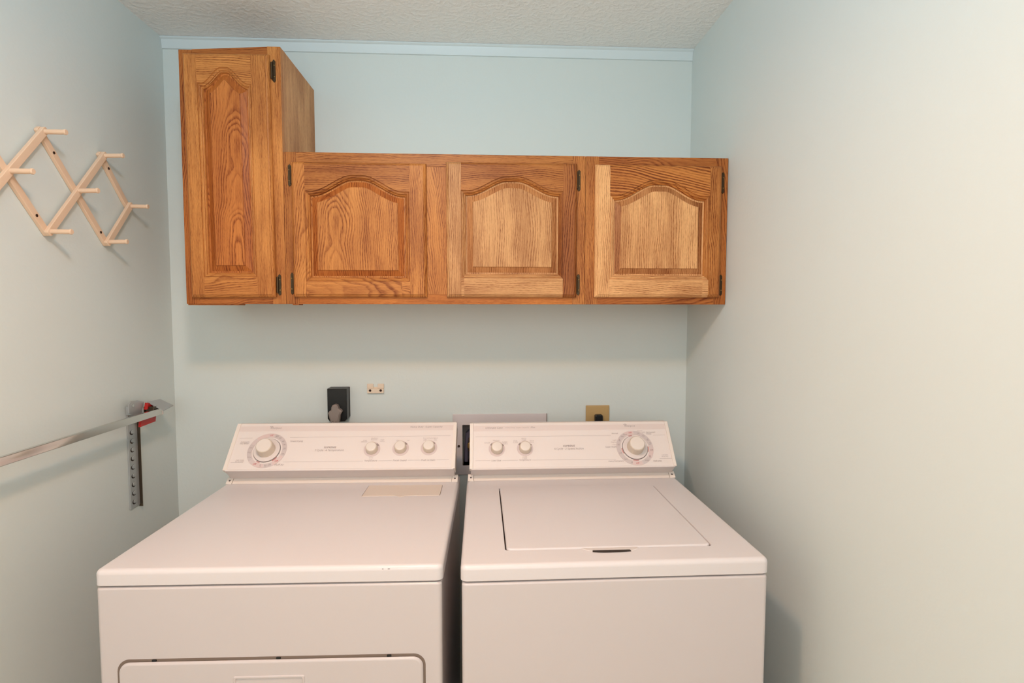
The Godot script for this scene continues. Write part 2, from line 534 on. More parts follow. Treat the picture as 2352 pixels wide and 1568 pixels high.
func cabinets():
	var zf := 0.3326
	var zc := 0.3136
	var yb := 1.4825
	var yl := 1.9435
	# --- tall one
	var org := Vector3(-0.758, yb, 0)
	var c := thing("wall_cabinet", "tall narrow oak wall cabinet with one arched-panel door at the left end", "cabinet", org, 0.0, "oak wall cabinets")
	var xa := -0.907; var xb := -0.609; var tl := 2.2385; var tr := 2.2530
	wood("body", hexa([Vector3(xa, yb + 0.004, zc), Vector3(xb, yb + 0.004, zc), Vector3(xb, yb + 0.004, 0.0005), Vector3(xa, yb + 0.004, 0.0005), Vector3(xa, tl, zc), Vector3(xb, tr, zc), Vector3(xb, tr, 0.0005), Vector3(xa, tl, 0.0005)]), mats.ply, c, 0, Vector2(0.1, 0.05), 1.0, org)
	frame_piece(c, "frame_stile", org, Vector3(xa, yb, zc), Vector3(-0.868, tl, zf), mats.oak_deep, 0, Vector2(0.2, 0.1))
	frame_piece(c, "frame_stile", org, Vector3(-0.648, yb, zc), Vector3(xb, tr, zf), mats.oak_straight, 0, Vector2(0.45, 0.0))
	frame_piece(c, "frame_rail", org, Vector3(-0.868, yb, zc), Vector3(-0.648, yb + 0.04, zf), mats.oak_deep, 1, Vector2(0.3, 0.1))
	wood("frame_rail", hexa([Vector3(-0.868, 2.200, zf), Vector3(-0.648, 2.200, zf), Vector3(-0.648, 2.200, zc), Vector3(-0.868, 2.200, zc), Vector3(-0.868, tl + 0.001, zf), Vector3(-0.648, tr - 0.001, zf), Vector3(-0.648, tr - 0.001, zc), Vector3(-0.868, tl + 0.001, zc)]), mats.oak_deep, c, 1, Vector2(0.55, 0.2), 1.0, org)
	wood("scribe_strip", box(Vector3(xa + 0.002, yb - 0.004, zc - 0.03), Vector3(-0.752, yb + 0.004, zf - 0.004), 0.001), mats.oak_deep, c, 1, Vector2(0.3, 0.1), 1.0, org)
	var d0 := {"x0": -0.8860, "x1": -0.6350, "y0": 1.5020, "y1": 2.2250, "ol": -0.8430, "or": -0.6860, "ob": 1.5635, "ysh": 2.1350, "ypk": 2.1820, "z": zf}
	var door := make_door(c, org, d0, {"left": mats.oak_straight, "right": mats.oak_straight, "top": mats.oak_cathedral, "bottom": mats.oak_cathedral, "panel": mats.oak_tall, "off": Vector2(0.22, 0.05)}, 1)
	door.rotation_degrees.z = 0.35
	hinge(c, -0.6295 - org.x, 2.181 - yb, zf, 1.0)
	hinge(c, -0.6275 - org.x, 1.541 - yb, zf, 1.0, 0.066)
	# --- two doors
	org = Vector3(-0.145, yb, 0)
	c = thing("wall_cabinet", "low wide oak wall cabinet with two arched-panel doors, middle of the run", "cabinet", org, 0.0, "oak wall cabinets")
	xa = -0.6085; xb = 0.3185
	wood("body", box(Vector3(xa, yb + 0.004, 0.0005), Vector3(xb, yl - 0.002, zc), 0.0008), mats.ply, c, 0, Vector2(0.3, 0.3), 1.0, org)
	obj("bounce_board", box(Vector3(xa, yl - 0.0019, 0.0008) - org, Vector3(xb, yl - 0.0004, zc) - org, 0.0003), mats.bounce_board, c)  # unseen pale board, added to bounce lamp light up the wall
	frame_piece(c, "frame_stile", org, Vector3(xa, yb, zc), Vector3(-0.569, yl, zf), mats.oak_red, 0, Vector2(0.1, 0.2))
	frame_piece(c, "frame_stile", org, Vector3(0.279, yb, zc), Vector3(xb, yl, zf), mats.oak_bold, 0, Vector2(0.6, 0.2))
	frame_piece(c, "frame_stile", org, Vector3(-0.190, yb + 0.030, zc), Vector3(-0.100, 1.9045, zf), mats.oak_cathedral, 0, Vector2(0.62, 0.5))
	frame_piece(c, "frame_rail", org, Vector3(-0.569, 1.9045, zc), Vector3(0.279, yl, zf), mats.oak_red, 1, Vector2(0.35, 0.03), 1.05)
	frame_piece(c, "frame_rail", org, Vector3(-0.569, yb, zc), Vector3(0.279, yb + 0.030, zf), mats.oak_warm, 1, Vector2(0.05, 0.03), 1.05)
	wood("shim", box(Vector3(-0.590, yb - 0.0035, zc - 0.02), Vector3(-0.5695, yb + 0.001, zf - 0.001), 0.001), mats.oak_deep, c, 1, Vector2(0.1, 0.1), 1.0, org)
	var d1 := {"x0": -0.5815, "x1": -0.1755, "y0": 1.5038, "y1": 1.9115, "ol": -0.5400, "or": -0.2262, "ob": 1.5505, "ysh": 1.8240, "ypk": 1.8720, "z": zf}
	make_door(c, org, d1, {"left": mats.oak_cathedral, "right": mats.oak_bold, "top": mats.oak_red, "bottom": mats.oak_cathedral, "panel": mats.oak_cathedral, "off": Vector2(0.28, 0.30)}, 2)
	var d2 := {"x0": -0.1150, "x1": 0.2905, "y0": 1.5040, "y1": 1.9175, "ol": -0.0690, "or": 0.2462, "ob": 1.5625, "ysh": 1.8305, "ypk": 1.8745, "z": zf}
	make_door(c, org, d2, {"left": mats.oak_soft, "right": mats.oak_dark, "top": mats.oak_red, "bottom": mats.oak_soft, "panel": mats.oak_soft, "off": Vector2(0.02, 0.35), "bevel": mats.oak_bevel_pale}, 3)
	hinge(c, -0.5885 - org.x, 1.873 - yb, zf, -1.0)
	hinge(c, -0.5875 - org.x, 1.545 - yb, zf, -1.0)
	hinge(c, 0.2970 - org.x, 1.868 - yb, zf, 1.0)
	hinge(c, 0.2970 - org.x, 1.544 - yb, zf, 1.0)
	# --- one door
	org = Vector3(0.546, yb, 0)
	c = thing("wall_cabinet", "low square oak wall cabinet with one pale-panelled door, against the right wall", "cabinet", org, 0.0, "oak wall cabinets")
	xa = 0.3192; xb = 0.7735
	wood("body", box(Vector3(xa, yb + 0.004, 0.0005), Vector3(xb - 0.0005, yl - 0.002, zc), 0.0008), mats.ply, c, 0, Vector2(0.6, 0.2), 1.0, org)
	obj("bounce_board", box(Vector3(xa, yl - 0.0019, 0.0008) - org, Vector3(xb - 0.0005, yl - 0.0004, zc) - org, 0.0003), mats.bounce_board, c)  # the same added bounce board, out of sight on this cabinet
	frame_piece(c, "frame_stile", org, Vector3(xa, yb, zc), Vector3(0.360, yl, zf), mats.oak_bold, 0, Vector2(0.15, 0.35))
	frame_piece(c, "frame_stile", org, Vector3(0.735, yb, zc), Vector3(xb, yl, zf), mats.oak_deep, 0, Vector2(0.55, 0.4))
	frame_piece(c, "frame_rail", org, Vector3(0.360, 1.9045, zc), Vector3(0.735, yl, zf), mats.oak_deep, 1, Vector2(0.5, 0.3))
	frame_piece(c, "frame_rail", org, Vector3(0.360, yb, zc), Vector3(0.735, yb + 0.030, zf), mats.oak_deep, 1, Vector2(0.25, 0.5))
	var d3 := {"x0": 0.3475, "x1": 0.7500, "y0": 1.5045, "y1": 1.9160, "ol": 0.3930, "or": 0.7090, "ob": 1.5600, "ysh": 1.8210, "ypk": 1.8695, "z": zf}
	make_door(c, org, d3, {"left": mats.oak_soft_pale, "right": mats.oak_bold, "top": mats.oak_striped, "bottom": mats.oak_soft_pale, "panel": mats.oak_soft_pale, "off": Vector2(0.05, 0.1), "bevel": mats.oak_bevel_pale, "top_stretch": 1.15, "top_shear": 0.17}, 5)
	hinge(c, 0.7562 - org.x, 1.866 - yb, zf, 1.0)
	hinge(c, 0.7562 - org.x, 1.544 - yb, zf, 1.0)

# ---------------------------------------------------------------- machines
func extrude_x(prof: Array, x0: float, x1: float) -> Shape:     # profile of [z, y] points
	var l := PackedVector2Array()
	for q in prof: l.append(Vector2(-q[0], q[1]))
	return prism(l, x0, x1, 0.0, 2)
func panel_frame(zb: float, yb: float, zt: float, yt: float) -> Transform3D:
	var up := Vector3(0, yt - yb, zt - zb).normalized()
	return Transform3D(Basis(Vector3.RIGHT, up, Vector3.RIGHT.cross(up)), Vector3(0, yb, zb))
func console(t: Node3D, hw: float, hb: float, pb: Array, pt: Array, base: Array, back: float, px: Transform3D, L: float):
	var top: float = pt[1]
	# the shaded recess under the panel, and the box behind it
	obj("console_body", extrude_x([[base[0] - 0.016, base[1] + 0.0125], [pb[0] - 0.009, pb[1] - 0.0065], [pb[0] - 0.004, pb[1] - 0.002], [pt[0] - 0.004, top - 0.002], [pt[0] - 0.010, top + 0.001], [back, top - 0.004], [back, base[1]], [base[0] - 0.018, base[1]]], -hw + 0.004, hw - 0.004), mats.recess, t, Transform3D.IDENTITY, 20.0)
	obj("base_strip", extrude_x([[base[0], base[1] + 0.0004], [base[0], base[1] + 0.002], [base[0] - 0.016, base[1] + 0.0145], [base[0] - 0.024, base[1] + 0.0145], [base[0] - 0.024, base[1] + 0.0004]], -hb + 0.019, hb - 0.019), mats.cap, t, Transform3D.IDENTITY, 20.0)
	for s in [-1, 1]:
		var x0: float = -hb if s < 0 else hb - 0.018
		var f := obj("mounting_foot", extrude_x([[base[0] + 0.002, base[1] + 0.0004], [base[0] + 0.002, base[1] + 0.003], [base[0] - 0.015, base[1] + 0.0165], [base[0] - 0.024, base[1] + 0.0165], [base[0] - 0.03, base[1] + 0.0004]], x0, x0 + 0.018), mats.cap, t, Transform3D.IDENTITY, 20.0)
		var up := Vector3(0, 0.0135, -0.017).normalized()
		obj("screw", lathe([[0.0030, 0.0], [0.0030, 0.0006], [0.0018, 0.0011]], 12), mats.ink_dark, f, Transform3D(Basis(Vector3.RIGHT, up, Vector3.RIGHT.cross(up)), Vector3(x0 + 0.009, base[1] + 0.0095, base[0] - 0.0065)))
		# end caps run up both ends of the panel, and stand a little proud of it
		var cx0: float = -hw if s < 0 else hw - 0.011
		var e := Shape.new()
		var l := rrect(0, L + 0.001, -0.05, 0.0032, 0.003, 3)
		var poly := PackedVector2Array()
		for q in l: 
			var w := px * Vector3(0, q.x, q.y)
			poly.append(Vector2(-maxf(w.z, back), maxf(w.y, base[1] + 0.03) if w.z < pb[0] - 0.012 else w.y))
		e.add(prism(poly, cx0, cx0 + 0.011, 0.0015, 2))
		obj("end_cap", e, mats.cap, t)
func control_panel(t: Node3D, hw: float, px: Transform3D, L: float) -> MeshInstance3D:
	var p := obj("control_panel", slab(-hw + 0.006, hw - 0.006, 0.0, L, -0.004, 0.0, 0.001, 0.0012), mats.console, t, px)
	obj("panel_band", box(Vector3(-hw + 0.0115, L - 0.028, -0.001), Vector3(hw - 0.0115, L - 0.009, 0.0003), 0.0001), mats.band, p)
	obj("panel_lip", tube([Vector3(-hw + 0.006, 0.0015, -0.0015), Vector3(hw - 0.006, 0.0015, -0.0015)], 0.0032, 10), mats.console, p)
	obj("top_bead", tube([Vector3(-hw + 0.006, L - 0.001, -0.003), Vector3(hw - 0.006, L - 0.001, -0.003)], 0.0032, 10), mats.cap, p)
	return p
func small_knob(t: Node3D, px: Transform3D, at: Vector2, ticks: Array):
	var x := px * Transform3D(Basis.IDENTITY, Vector3(at.x, at.y, 0.0004))
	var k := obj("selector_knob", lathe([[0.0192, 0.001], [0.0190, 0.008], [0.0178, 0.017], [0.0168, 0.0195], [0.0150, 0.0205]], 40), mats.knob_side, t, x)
	obj("knob_face", lathe([[0.0155, 0.0195], [0.0150, 0.0208], [0.0130, 0.0214]], 40), mats.knob, k)
	obj("knob_skirt", arc(0.0185, 0.0262, 0, 360, 0.0), mats.ring, k)
	for a in ticks: obj("pointer_mark", arc(0.0200, 0.0255, a[0], a[1], 0.0003), mats.ink, k)
func timer_knob(t: Node3D, px: Transform3D, at: Vector2, segs: Array, red: Array, lean: Vector2):
	var x := px * Transform3D(Basis.IDENTITY, Vector3(at.x, at.y, 0.0004))
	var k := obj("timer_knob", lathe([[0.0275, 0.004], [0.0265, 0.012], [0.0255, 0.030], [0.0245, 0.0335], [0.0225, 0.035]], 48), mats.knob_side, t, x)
	obj("knob_face", lathe([[0.0228, 0.0342], [0.0222, 0.0356], [0.0200, 0.0362]], 48), mats.knob, k)
	obj("knob_skirt", lathe([[0.0405, 0.0], [0.0405, 0.0035], [0.0395, 0.0046], [0.0280, 0.0052]], 64), mats.skirt, k)
	obj("skirt_outline", arc(0.0403, 0.0418, 0, 360, 0.0006), mats.ink_dark, k)  # thin dark outline round the skirt
	obj("dial_ring", arc(0.0470, 0.0610, 0, 360, 0.0), mats.ring, k)
	for s in segs: obj("dial_segment", arc(0.0475, 0.0605, s[0], s[1], 0.0002), mats[s[2]], k)
	for a in red:
		obj("dial_mark", arc(0.0445, 0.0453, a[0], a[1], 0.0002), mats.ink_red, k)
		obj("dial_mark", arc(0.0428, 0.0433, a[0], a[1], 0.0002), mats.ink_red, k)
	return k
func dial_word(k: Node3D, text: String, deg: float, w: float, m: Material):
	var a := deg_to_rad(deg)
	words(text, w, Vector2(sin(a), cos(a)) * 0.054, m, k, 0.1, null, 1.0, "dial_lettering", Transform3D(Basis.IDENTITY, Vector3(0, 0, 0.0006)))
func logo(p: Node3D, at: Vector2, w: float):
	words("Whirlpool", w, at, mats.ink, p, 0.35, font_serif, 1.0, "brand_lettering")
	var l := []
	for i in 15:
		var a := lerpf(deg_to_rad(200), deg_to_rad(-120), i / 14.0)
		l.append(Vector3(at.x - w * 0.42 + cos(a) * w * 0.13, at.y + w * 0.16 + sin(a) * w * 0.045, 0.0006))
	obj("brand_swirl", tube(l, 0.0005, 6), mats.ink, p)
func shell(t: Node3D, hw: float, depth: float, ytop: float, ylip: float):
	# body below the top panel; the joint between them is a real gap
	obj("body", slab(-hw + 0.0025, hw - 0.0025, 0.0, depth, 0.02, ylip - 0.0024, 0.010, 0.006, 1, 5), mats.enamel_shaded, t)
	for s in [[-1, 0.05], [1, 0.05], [-1, depth - 0.05], [1, depth - 0.05]]:
		obj("levelling_foot", lathe([[0.018, 0.0], [0.020, 0.004], [0.012, 0.010], [0.008, 0.022]], 16), mats.black, t, Transform3D(Basis(Vector3.RIGHT, -PI / 2), Vector3(s[0] * (hw - 0.05), 0.0, -s[1])))
func top_panel(t: Node3D, hw: float, depth: float, ytop: float, ylip: float, hole: Array, hr: float, hd: float):
	# hole: x0, x1, back, front (as distances behind the front)
	var ls := []
	var R := 0.011
	var rc := 0.014
	var seg := 6
	ls.append(lift(rrect(-hw + 0.02, hw - 0.02, 0.02, depth - 0.02, rc, seg), ylip + 0.012, 1))
	ls.append(lift(rrect(-hw + 0.012, hw - 0.012, 0.012, depth, rc, seg), ylip, 1))
	ls.append(lift(rrect(-hw + 0.003, hw - 0.003, 0.003, depth, rc, seg), ylip, 1))
	ls.append(lift(rrect(-hw, hw, 0, depth, rc, seg), ylip + 0.0025, 1))
	for i in 7:
		var a := PI / 2 * i / 6
		var k := R * (1 - cos(a))
		ls.append(lift(rrect(-hw + k, hw - k, k, depth - k, maxf(rc - k, 0.004), seg), ytop - R + R * sin(a), 1))
	if hole:
		for q in [[0.0, 0.0], [0.0006, 0.0012], [0.0012, 0.0030], [0.0012, hd]]:
			ls.append(lift(rrect(hole[0] + q[0], hole[1] - q[0], hole[2] + q[0], hole[3] - q[0], hr, seg), ytop - q[1], 1))
	var s := Shape.new()
	s.loops(ls, true, true)
	obj("top_panel", s, mats.enamel_lit, t)

func washer():
	var t := thing("washing_machine", "white top-loading washing machine, two small knobs left of its big dial, under the square cabinet", "washer", Vector3(0.2899, 0, 0.9142), 0.3546)
	var hw := 0.3415
	var yt := 0.9172
	shell(t, hw, 0.66, yt, 0.881)
	top_panel(t, hw, 0.66, yt, 0.881, [-0.2425, 0.2425, 0.0705, 0.5200], 0.010, 0.010)
	obj("lid_gap", slab(-0.2405, 0.2405, 0.0725, 0.518, yt - 0.0101, yt - 0.0095, 0.008, 0.0002, 1), mats.gap, t)
	var lid := obj("lid", slab(-0.2388, 0.2392, 0.0725, 0.5195, yt - 0.009, yt + 0.0028, 0.012, 0.005, 1, 6), mats.enamel_lit, t)
	# finger recess in front of the lid
	var rec := PackedVector2Array([Vector2(-0.066, 0.0735), Vector2(-0.062, 0.0670), Vector2(-0.048, 0.0575), Vector2(0.048, 0.0555), Vector2(0.063, 0.0640), Vector2(0.067, 0.0735)])
	obj("finger_recess", prism(rec, yt - 0.002, yt + 0.0011, 0.0010, 1), mats.recess, t)
	var slot := PackedVector2Array()
	for i in 25:
		var u := -1.0 + i / 12.0
		slot.append(Vector2(0.0445 * u, 0.0478 + 0.0042 * pow(absf(u), 3.0) + 0.0))
	slot.append(Vector2(0.043, 0.0590)); slot.append(Vector2(-0.043, 0.0590))
	obj("finger_slot", prism(slot, yt - 0.001, yt + 0.0014, 0.0, 1), mats.gap, t)
	var pb := [-0.56, 0.9635]
	var pt := [-0.66, 1.088]
	var px := panel_frame(pb[0], pb[1], pt[0], pt[1])
	var L := 0.1597
	console(t, 0.3325, 0.338, pb, pt, [-0.588, yt], -0.70, px, L)
	var p := control_panel(t, 0.3325, px, L)
	rule(-0.3144, 0.1119, 0.133, 0.1108, p, mats.ink_pale); rule(0.275, 0.1102, 0.3163, 0.1102, p, mats.ink_pale)
	rule(-0.3141, 0.0287, -0.266, 0.0287, p, mats.ink_pale); rule(-0.228, 0.0286, -0.178, 0.0286, p, mats.ink_pale)
	rule(-0.133, 0.0284, 0.1383, 0.0268, p, mats.ink_pale); rule(0.2812, 0.0272, 0.3213, 0.0272, p, mats.ink_pale)
	logo(p, Vector2(0.2013, 0.1442), 0.036)
	words("Ultimate Care", 0.056, Vector2(-0.2527, 0.1435), mats.ink, p)
	words("Heavy Duty  Super Capacity", 0.078, Vector2(-0.1763, 0.1432), mats.ink_pale, p)
	words("Plus", 0.014, Vector2(-0.1241, 0.1441), mats.ink, p, 0.35, font_serif)
	words("SUPREME", 0.038, Vector2(-0.0098, 0.0755), mats.ink, p, 0.16, font_bold)
	words("6 Cycle · 2 Speed Action", 0.096, Vector2(-0.0108, 0.0650), mats.ink, p)
	for q in [["Small", -0.2765, 0.0905, 0.017], ["Medium", -0.2464, 0.0985, 0.021], ["Large", -0.2185, 0.0915, 0.016], ["Extra", -0.2170, 0.0860, 0.014], ["Hot", -0.1840, 0.0960, 0.012], ["Cold", -0.1840, 0.0905, 0.014], ["Warm", -0.1566, 0.1040, 0.016], ["Cold", -0.1566, 0.0988, 0.013], ["Warm", -0.1305, 0.0965, 0.014], ["Warm", -0.1305, 0.0910, 0.014], ["Cold", -0.1565, 0.0395, 0.013], ["Cold", -0.1565, 0.0340, 0.013], ["Light", 0.1435, 0.0930, 0.013], ["Regular", 0.1400, 0.0862, 0.019], ["Heavy", 0.1418, 0.0769, 0.015], ["Regular", 0.2330, 0.1262, 0.018], ["Light", 0.2435, 0.1205, 0.011], ["120 Volts", 0.3005, 0.0395, 0.021], ["60 Hz Only", 0.3000, 0.0335, 0.022]]:
		words(q[0], q[3], Vector2(q[1], q[2]), mats.ink_pale, p)
	for q in [["Load Size", -0.2475, 0.0287, 0.030], ["Temperature", -0.1555, 0.0284, 0.038], ["Normal", 0.1475, 0.1183, 0.020], ["Super Wash", 0.1275, 0.0694, 0.036], ["Heavy Permanent", 0.1380, 0.0199, 0.050], ["Permanent", 0.2690, 0.1207, 0.030], ["Press", 0.2615, 0.1150, 0.016], ["Delicates", 0.2735, 0.0193, 0.028]]:
		words(q[0], q[3], Vector2(q[1], q[2]), mats.ink, p)
	small_knob(t, px, Vector2(-0.2452, 0.0685), [[-58, -38], [48, 66]])
	small_knob(t, px, Vector2(-0.1540, 0.0685), [[-58, -36], [52, 62]])
	var k = timer_knob(t, px, Vector2(0.2065, 0.0660), [[-28, 2, "ring_pink"], [4, 30, "ring_dark"], [32, 78, "ring_dark"], [95, 128, "ring_pink"], [132, 160, "ring_dark"], [164, 196, "ring_pink"], [198, 250, "ring_dark"], [254, 300, "ring_dark"], [304, 330, "ring_dark"]], [[-20, -4], [86, 110], [172, 196], [244, 268]], Vector2.ZERO)
	for q in [["Off", -8, 0.010, "ink_red"], ["Rinse", -28, 0.012, "ink"], ["14", 20, 0.008, "ink"], ["10", 40, 0.007, "ink"], ["6", 60, 0.005, "ink"], ["2", 75, 0.005, "ink"], ["Off", 100, 0.010, "ink"], ["8", 125, 0.005, "ink"], ["Rinse", 145, 0.012, "ink"], ["Off", 180, 0.010, "ink_red"], ["4", 200, 0.005, "ink"], ["Spin", 222, 0.010, "ink"], ["Off", 250, 0.010, "ink"], ["10", 282, 0.007, "ink"], ["6", 300, 0.005, "ink"], ["Spin", 318, 0.010, "ink"]]:
		dial_word(k, q[0], q[1], q[2], mats[q[3]])

func dryer():
	var t := thing("clothes_dryer", "white clothes dryer with a beige lint-screen cover on its top and three small knobs", "dryer", Vector3(-0.4584, 0, 0.8991), -0.8583)
	var hw := 0.3685
	var yt := 0.9148
	shell(t, hw, 0.66, yt, 0.879)
	top_panel(t, hw, 0.66, yt, 0.879, [0.0885, 0.3205, 0.4495, 0.5530], 0.006, 0.006)
	var lint := PackedVector2Array()
	for q in rrect(0.0900, 0.3185, 0.4510, 0.5515, 0.005, 4): lint.append(q)
	obj("lint_screen_cover", slab(0.0900, 0.3190, 0.4512, 0.5518, yt - 0.0055, yt + 0.0006, 0.005, 0.0015, 1), mats.lint, t)
	var tab := PackedVector2Array()
	for i in 17:
		var u := -1.0 + i / 8.0
		tab.append(Vector2(0.2042 + 0.017 * u, 0.4502 - 0.0075 * (0.5 + 0.5 * cos(PI * u))))
	tab.append(Vector2(0.2212, 0.4512)); tab.append(Vector2(0.1872, 0.4512))
	obj("cover_tab", prism(tab, yt - 0.001, yt + 0.0008, 0.0, 1), mats.lint, t)
	# chips in the front edge of the top
	for q in [[0.238, 0.003], [0.250, 0.005]]: obj("paint_chip", slab(q[0], q[0] + q[1], yt - 0.0075, yt - 0.0062, -0.006, -0.0007, 0.0004, 0.0002), mats.gap, t)
	# door: a groove pressed into the front, then the door skin
	var g := Shape.new()
	var gl := []
	for q in [[0.0, 0.0004], [0.0035, 0.0002], [0.0042, 0.0006]]:
		gl.append(lift(rrect(-0.3262 + q[0], 0.3298 - q[0], 0.30 + q[0], 0.7190 - q[0], 0.024, 8), q[1]))
	g.loops(gl)
	obj("door_gap", slab(-0.3262, 0.3298, 0.30, 0.7190, -0.002, 0.0006, 0.026, 0.0004, 0, 8), mats.door_gap, t)
	var dm := obj("door", slab(-0.3205, 0.3250, 0.304, 0.7135, -0.001, 0.0075, 0.022, 0.0055, 0, 8), mats.enamel_shaded, t)
	for q in [-0.2479, 0.0141, 0.2512]: obj("bumper", slab(q - 0.005, q + 0.005, 0.7135, 0.7185, 0.0, 0.0022, 0.002, 0.0006), mats.black, t)
	# embossed plate
	var f := Shape.new()
	var fl := []
	for q in [[0.0, 0.0070], [0.0, 0.0080], [0.0015, 0.0098], [0.0040, 0.0098], [0.0055, 0.0078], [0.0056, 0.0070]]:
		fl.append(lift(rrect(-0.0800 + q[0], 0.0715 - q[0], 0.632 + q[0], 0.6815 - q[0], 0.004, 3), q[1]))
	f.loops(fl)
	var badge := obj("badge", f, mats.enamel_shaded, dm)
	var w := words("HEAVY DUTY", 0.062, Vector2(-0.004, 0.6655), mats.cap, dm, 0.0, font_bold, 1.0, "embossed_lettering", Transform3D(Basis.IDENTITY, Vector3(0, 0, 0.0066)))
	words("SUPER CAPACITY", 0.085, Vector2(-0.004, 0.6475), mats.cap, dm, 0.0, font_bold, 1.0, "embossed_lettering", Transform3D(Basis.IDENTITY, Vector3(0, 0, 0.0066)))
	var pb := [-0.548, 0.967]
	var pt := [-0.66, 1.0885]
	var px := panel_frame(pb[0], pb[1], pt[0], pt[1])
	var L := 0.1665
	console(t, 0.3585, 0.3645, pb, pt, [-0.5785, yt], -0.70, px, L)
	var p := control_panel(t, 0.3585, px, L)
	rule(-0.340, 0.1142, -0.2982, 0.1142, p, mats.ink_pale); rule(-0.1792, 0.1152, 0.3394, 0.1175, p, mats.ink_pale)
	rule(-0.3429, 0.0280, -0.3050, 0.0280, p, mats.ink_pale); rule(-0.1809, 0.0278, 0.068, 0.0290, p, mats.ink_pale)
	rule(0.116, 0.0293, 0.158, 0.0297, p, mats.ink_pale); rule(0.208, 0.0303, 0.249, 0.0306, p, mats.ink_pale); rule(0.298, 0.0310, 0.338, 0.0314, p, mats.ink_pale)
	logo(p, Vector2(-0.2320, 0.1495), 0.036)
	words("Heavy Duty · Super Capacity", 0.105, Vector2(0.2585, 0.1505), mats.ink, p)
	words("SUPREME", 0.038, Vector2(-0.0440, 0.0780), mats.ink, p, 0.16, font_bold)
	words("7 Cycle · 4 Temperature", 0.092, Vector2(-0.0445, 0.0672), mats.ink, p)
	for q in [["Automatic", -0.3170, 0.1000, 0.028], ["Dry-Miser", -0.3180, 0.0935, 0.028], ["Timed Drying", -0.1551, 0.1007, 0.041], ["Fluff Air", -0.1900, 0.0189, 0.028], ["Temperature", 0.0920, 0.0290, 0.040], ["Finish Guard", 0.1830, 0.0301, 0.042], ["Push to Start", 0.2733, 0.0305, 0.044]]:
		words(q[0], q[3], Vector2(q[1], q[2]), mats.ink, p)
	for q in [["240 Volts", -0.3160, 0.0355, 0.026], ["60 Hz Only", -0.3160, 0.0300, 0.026], ["Low", 0.0640, 0.1030, 0.011], ["Delicate", 0.0620, 0.0975, 0.019], ["Medium", 0.0930, 0.1100, 0.020], ["Perm Press", 0.0930, 0.1045, 0.020], ["High", 0.1195, 0.1035, 0.011], ["Heavy", 0.1200, 0.0980, 0.015], ["Extra", 0.0916, 0.0405, 0.012], ["Low", 0.0916, 0.0350, 0.010], ["On", 0.1690, 0.1010, 0.008], ["Off", 0.2030, 0.1010, 0.008], ["End of Cycle Signal", 0.2745, 0.1085, 0.047], ["Off", 0.2570, 0.1020, 0.009], ["On", 0.2910, 0.1020, 0.008]]:
		words(q[0], q[3], Vector2(q[1], q[2]), mats.ink_pale, p)
	small_knob(t, px, Vector2(0.0905, 0.0700), [[32, 58]])
	small_knob(t, px, Vector2(0.1815, 0.0725), [[30, 54]])
	small_knob(t, px, Vector2(0.2722, 0.0735), [[30, 50]])
	var k = timer_knob(t, px, Vector2(-0.2405, 0.0690), [[-45, -8, "ring_pink"], [-6, 12, "ring_pink"], [14, 66, "ring_dark"], [68, 110, "ring_dark"], [112, 150, "ring_pink"], [154, 176, "ring_dark"], [180, 216, "ring_pink"], [232, 292, "ring_dark"]], [[124, 146], [196, 212]], Vector2.ZERO)
	for q in [["Off", 2, 0.010, "ink_red"], ["80", 22, 0.009, "ink"], ["60", 36, 0.007, "ink"], ["40", 54, 0.007, "ink"], ["30", 68, 0.007, "ink"], ["20", 84, 0.008, "ink"], ["10", 104, 0.007, "ink"], ["Off", 134, 0.010, "ink_red"], ["20", 158, 0.008, "ink"], ["10", 172, 0.007, "ink"], ["5", 188, 0.005, "ink"], ["Off", 208, 0.010, "ink_red"], ["More", 244, 0.011, "ink"], ["Dry", 262, 0.009, "ink"], ["Less", 280, 0.010, "ink"]]:
		dial_word(k, q[0], q[1], q[2], mats[q[3]])

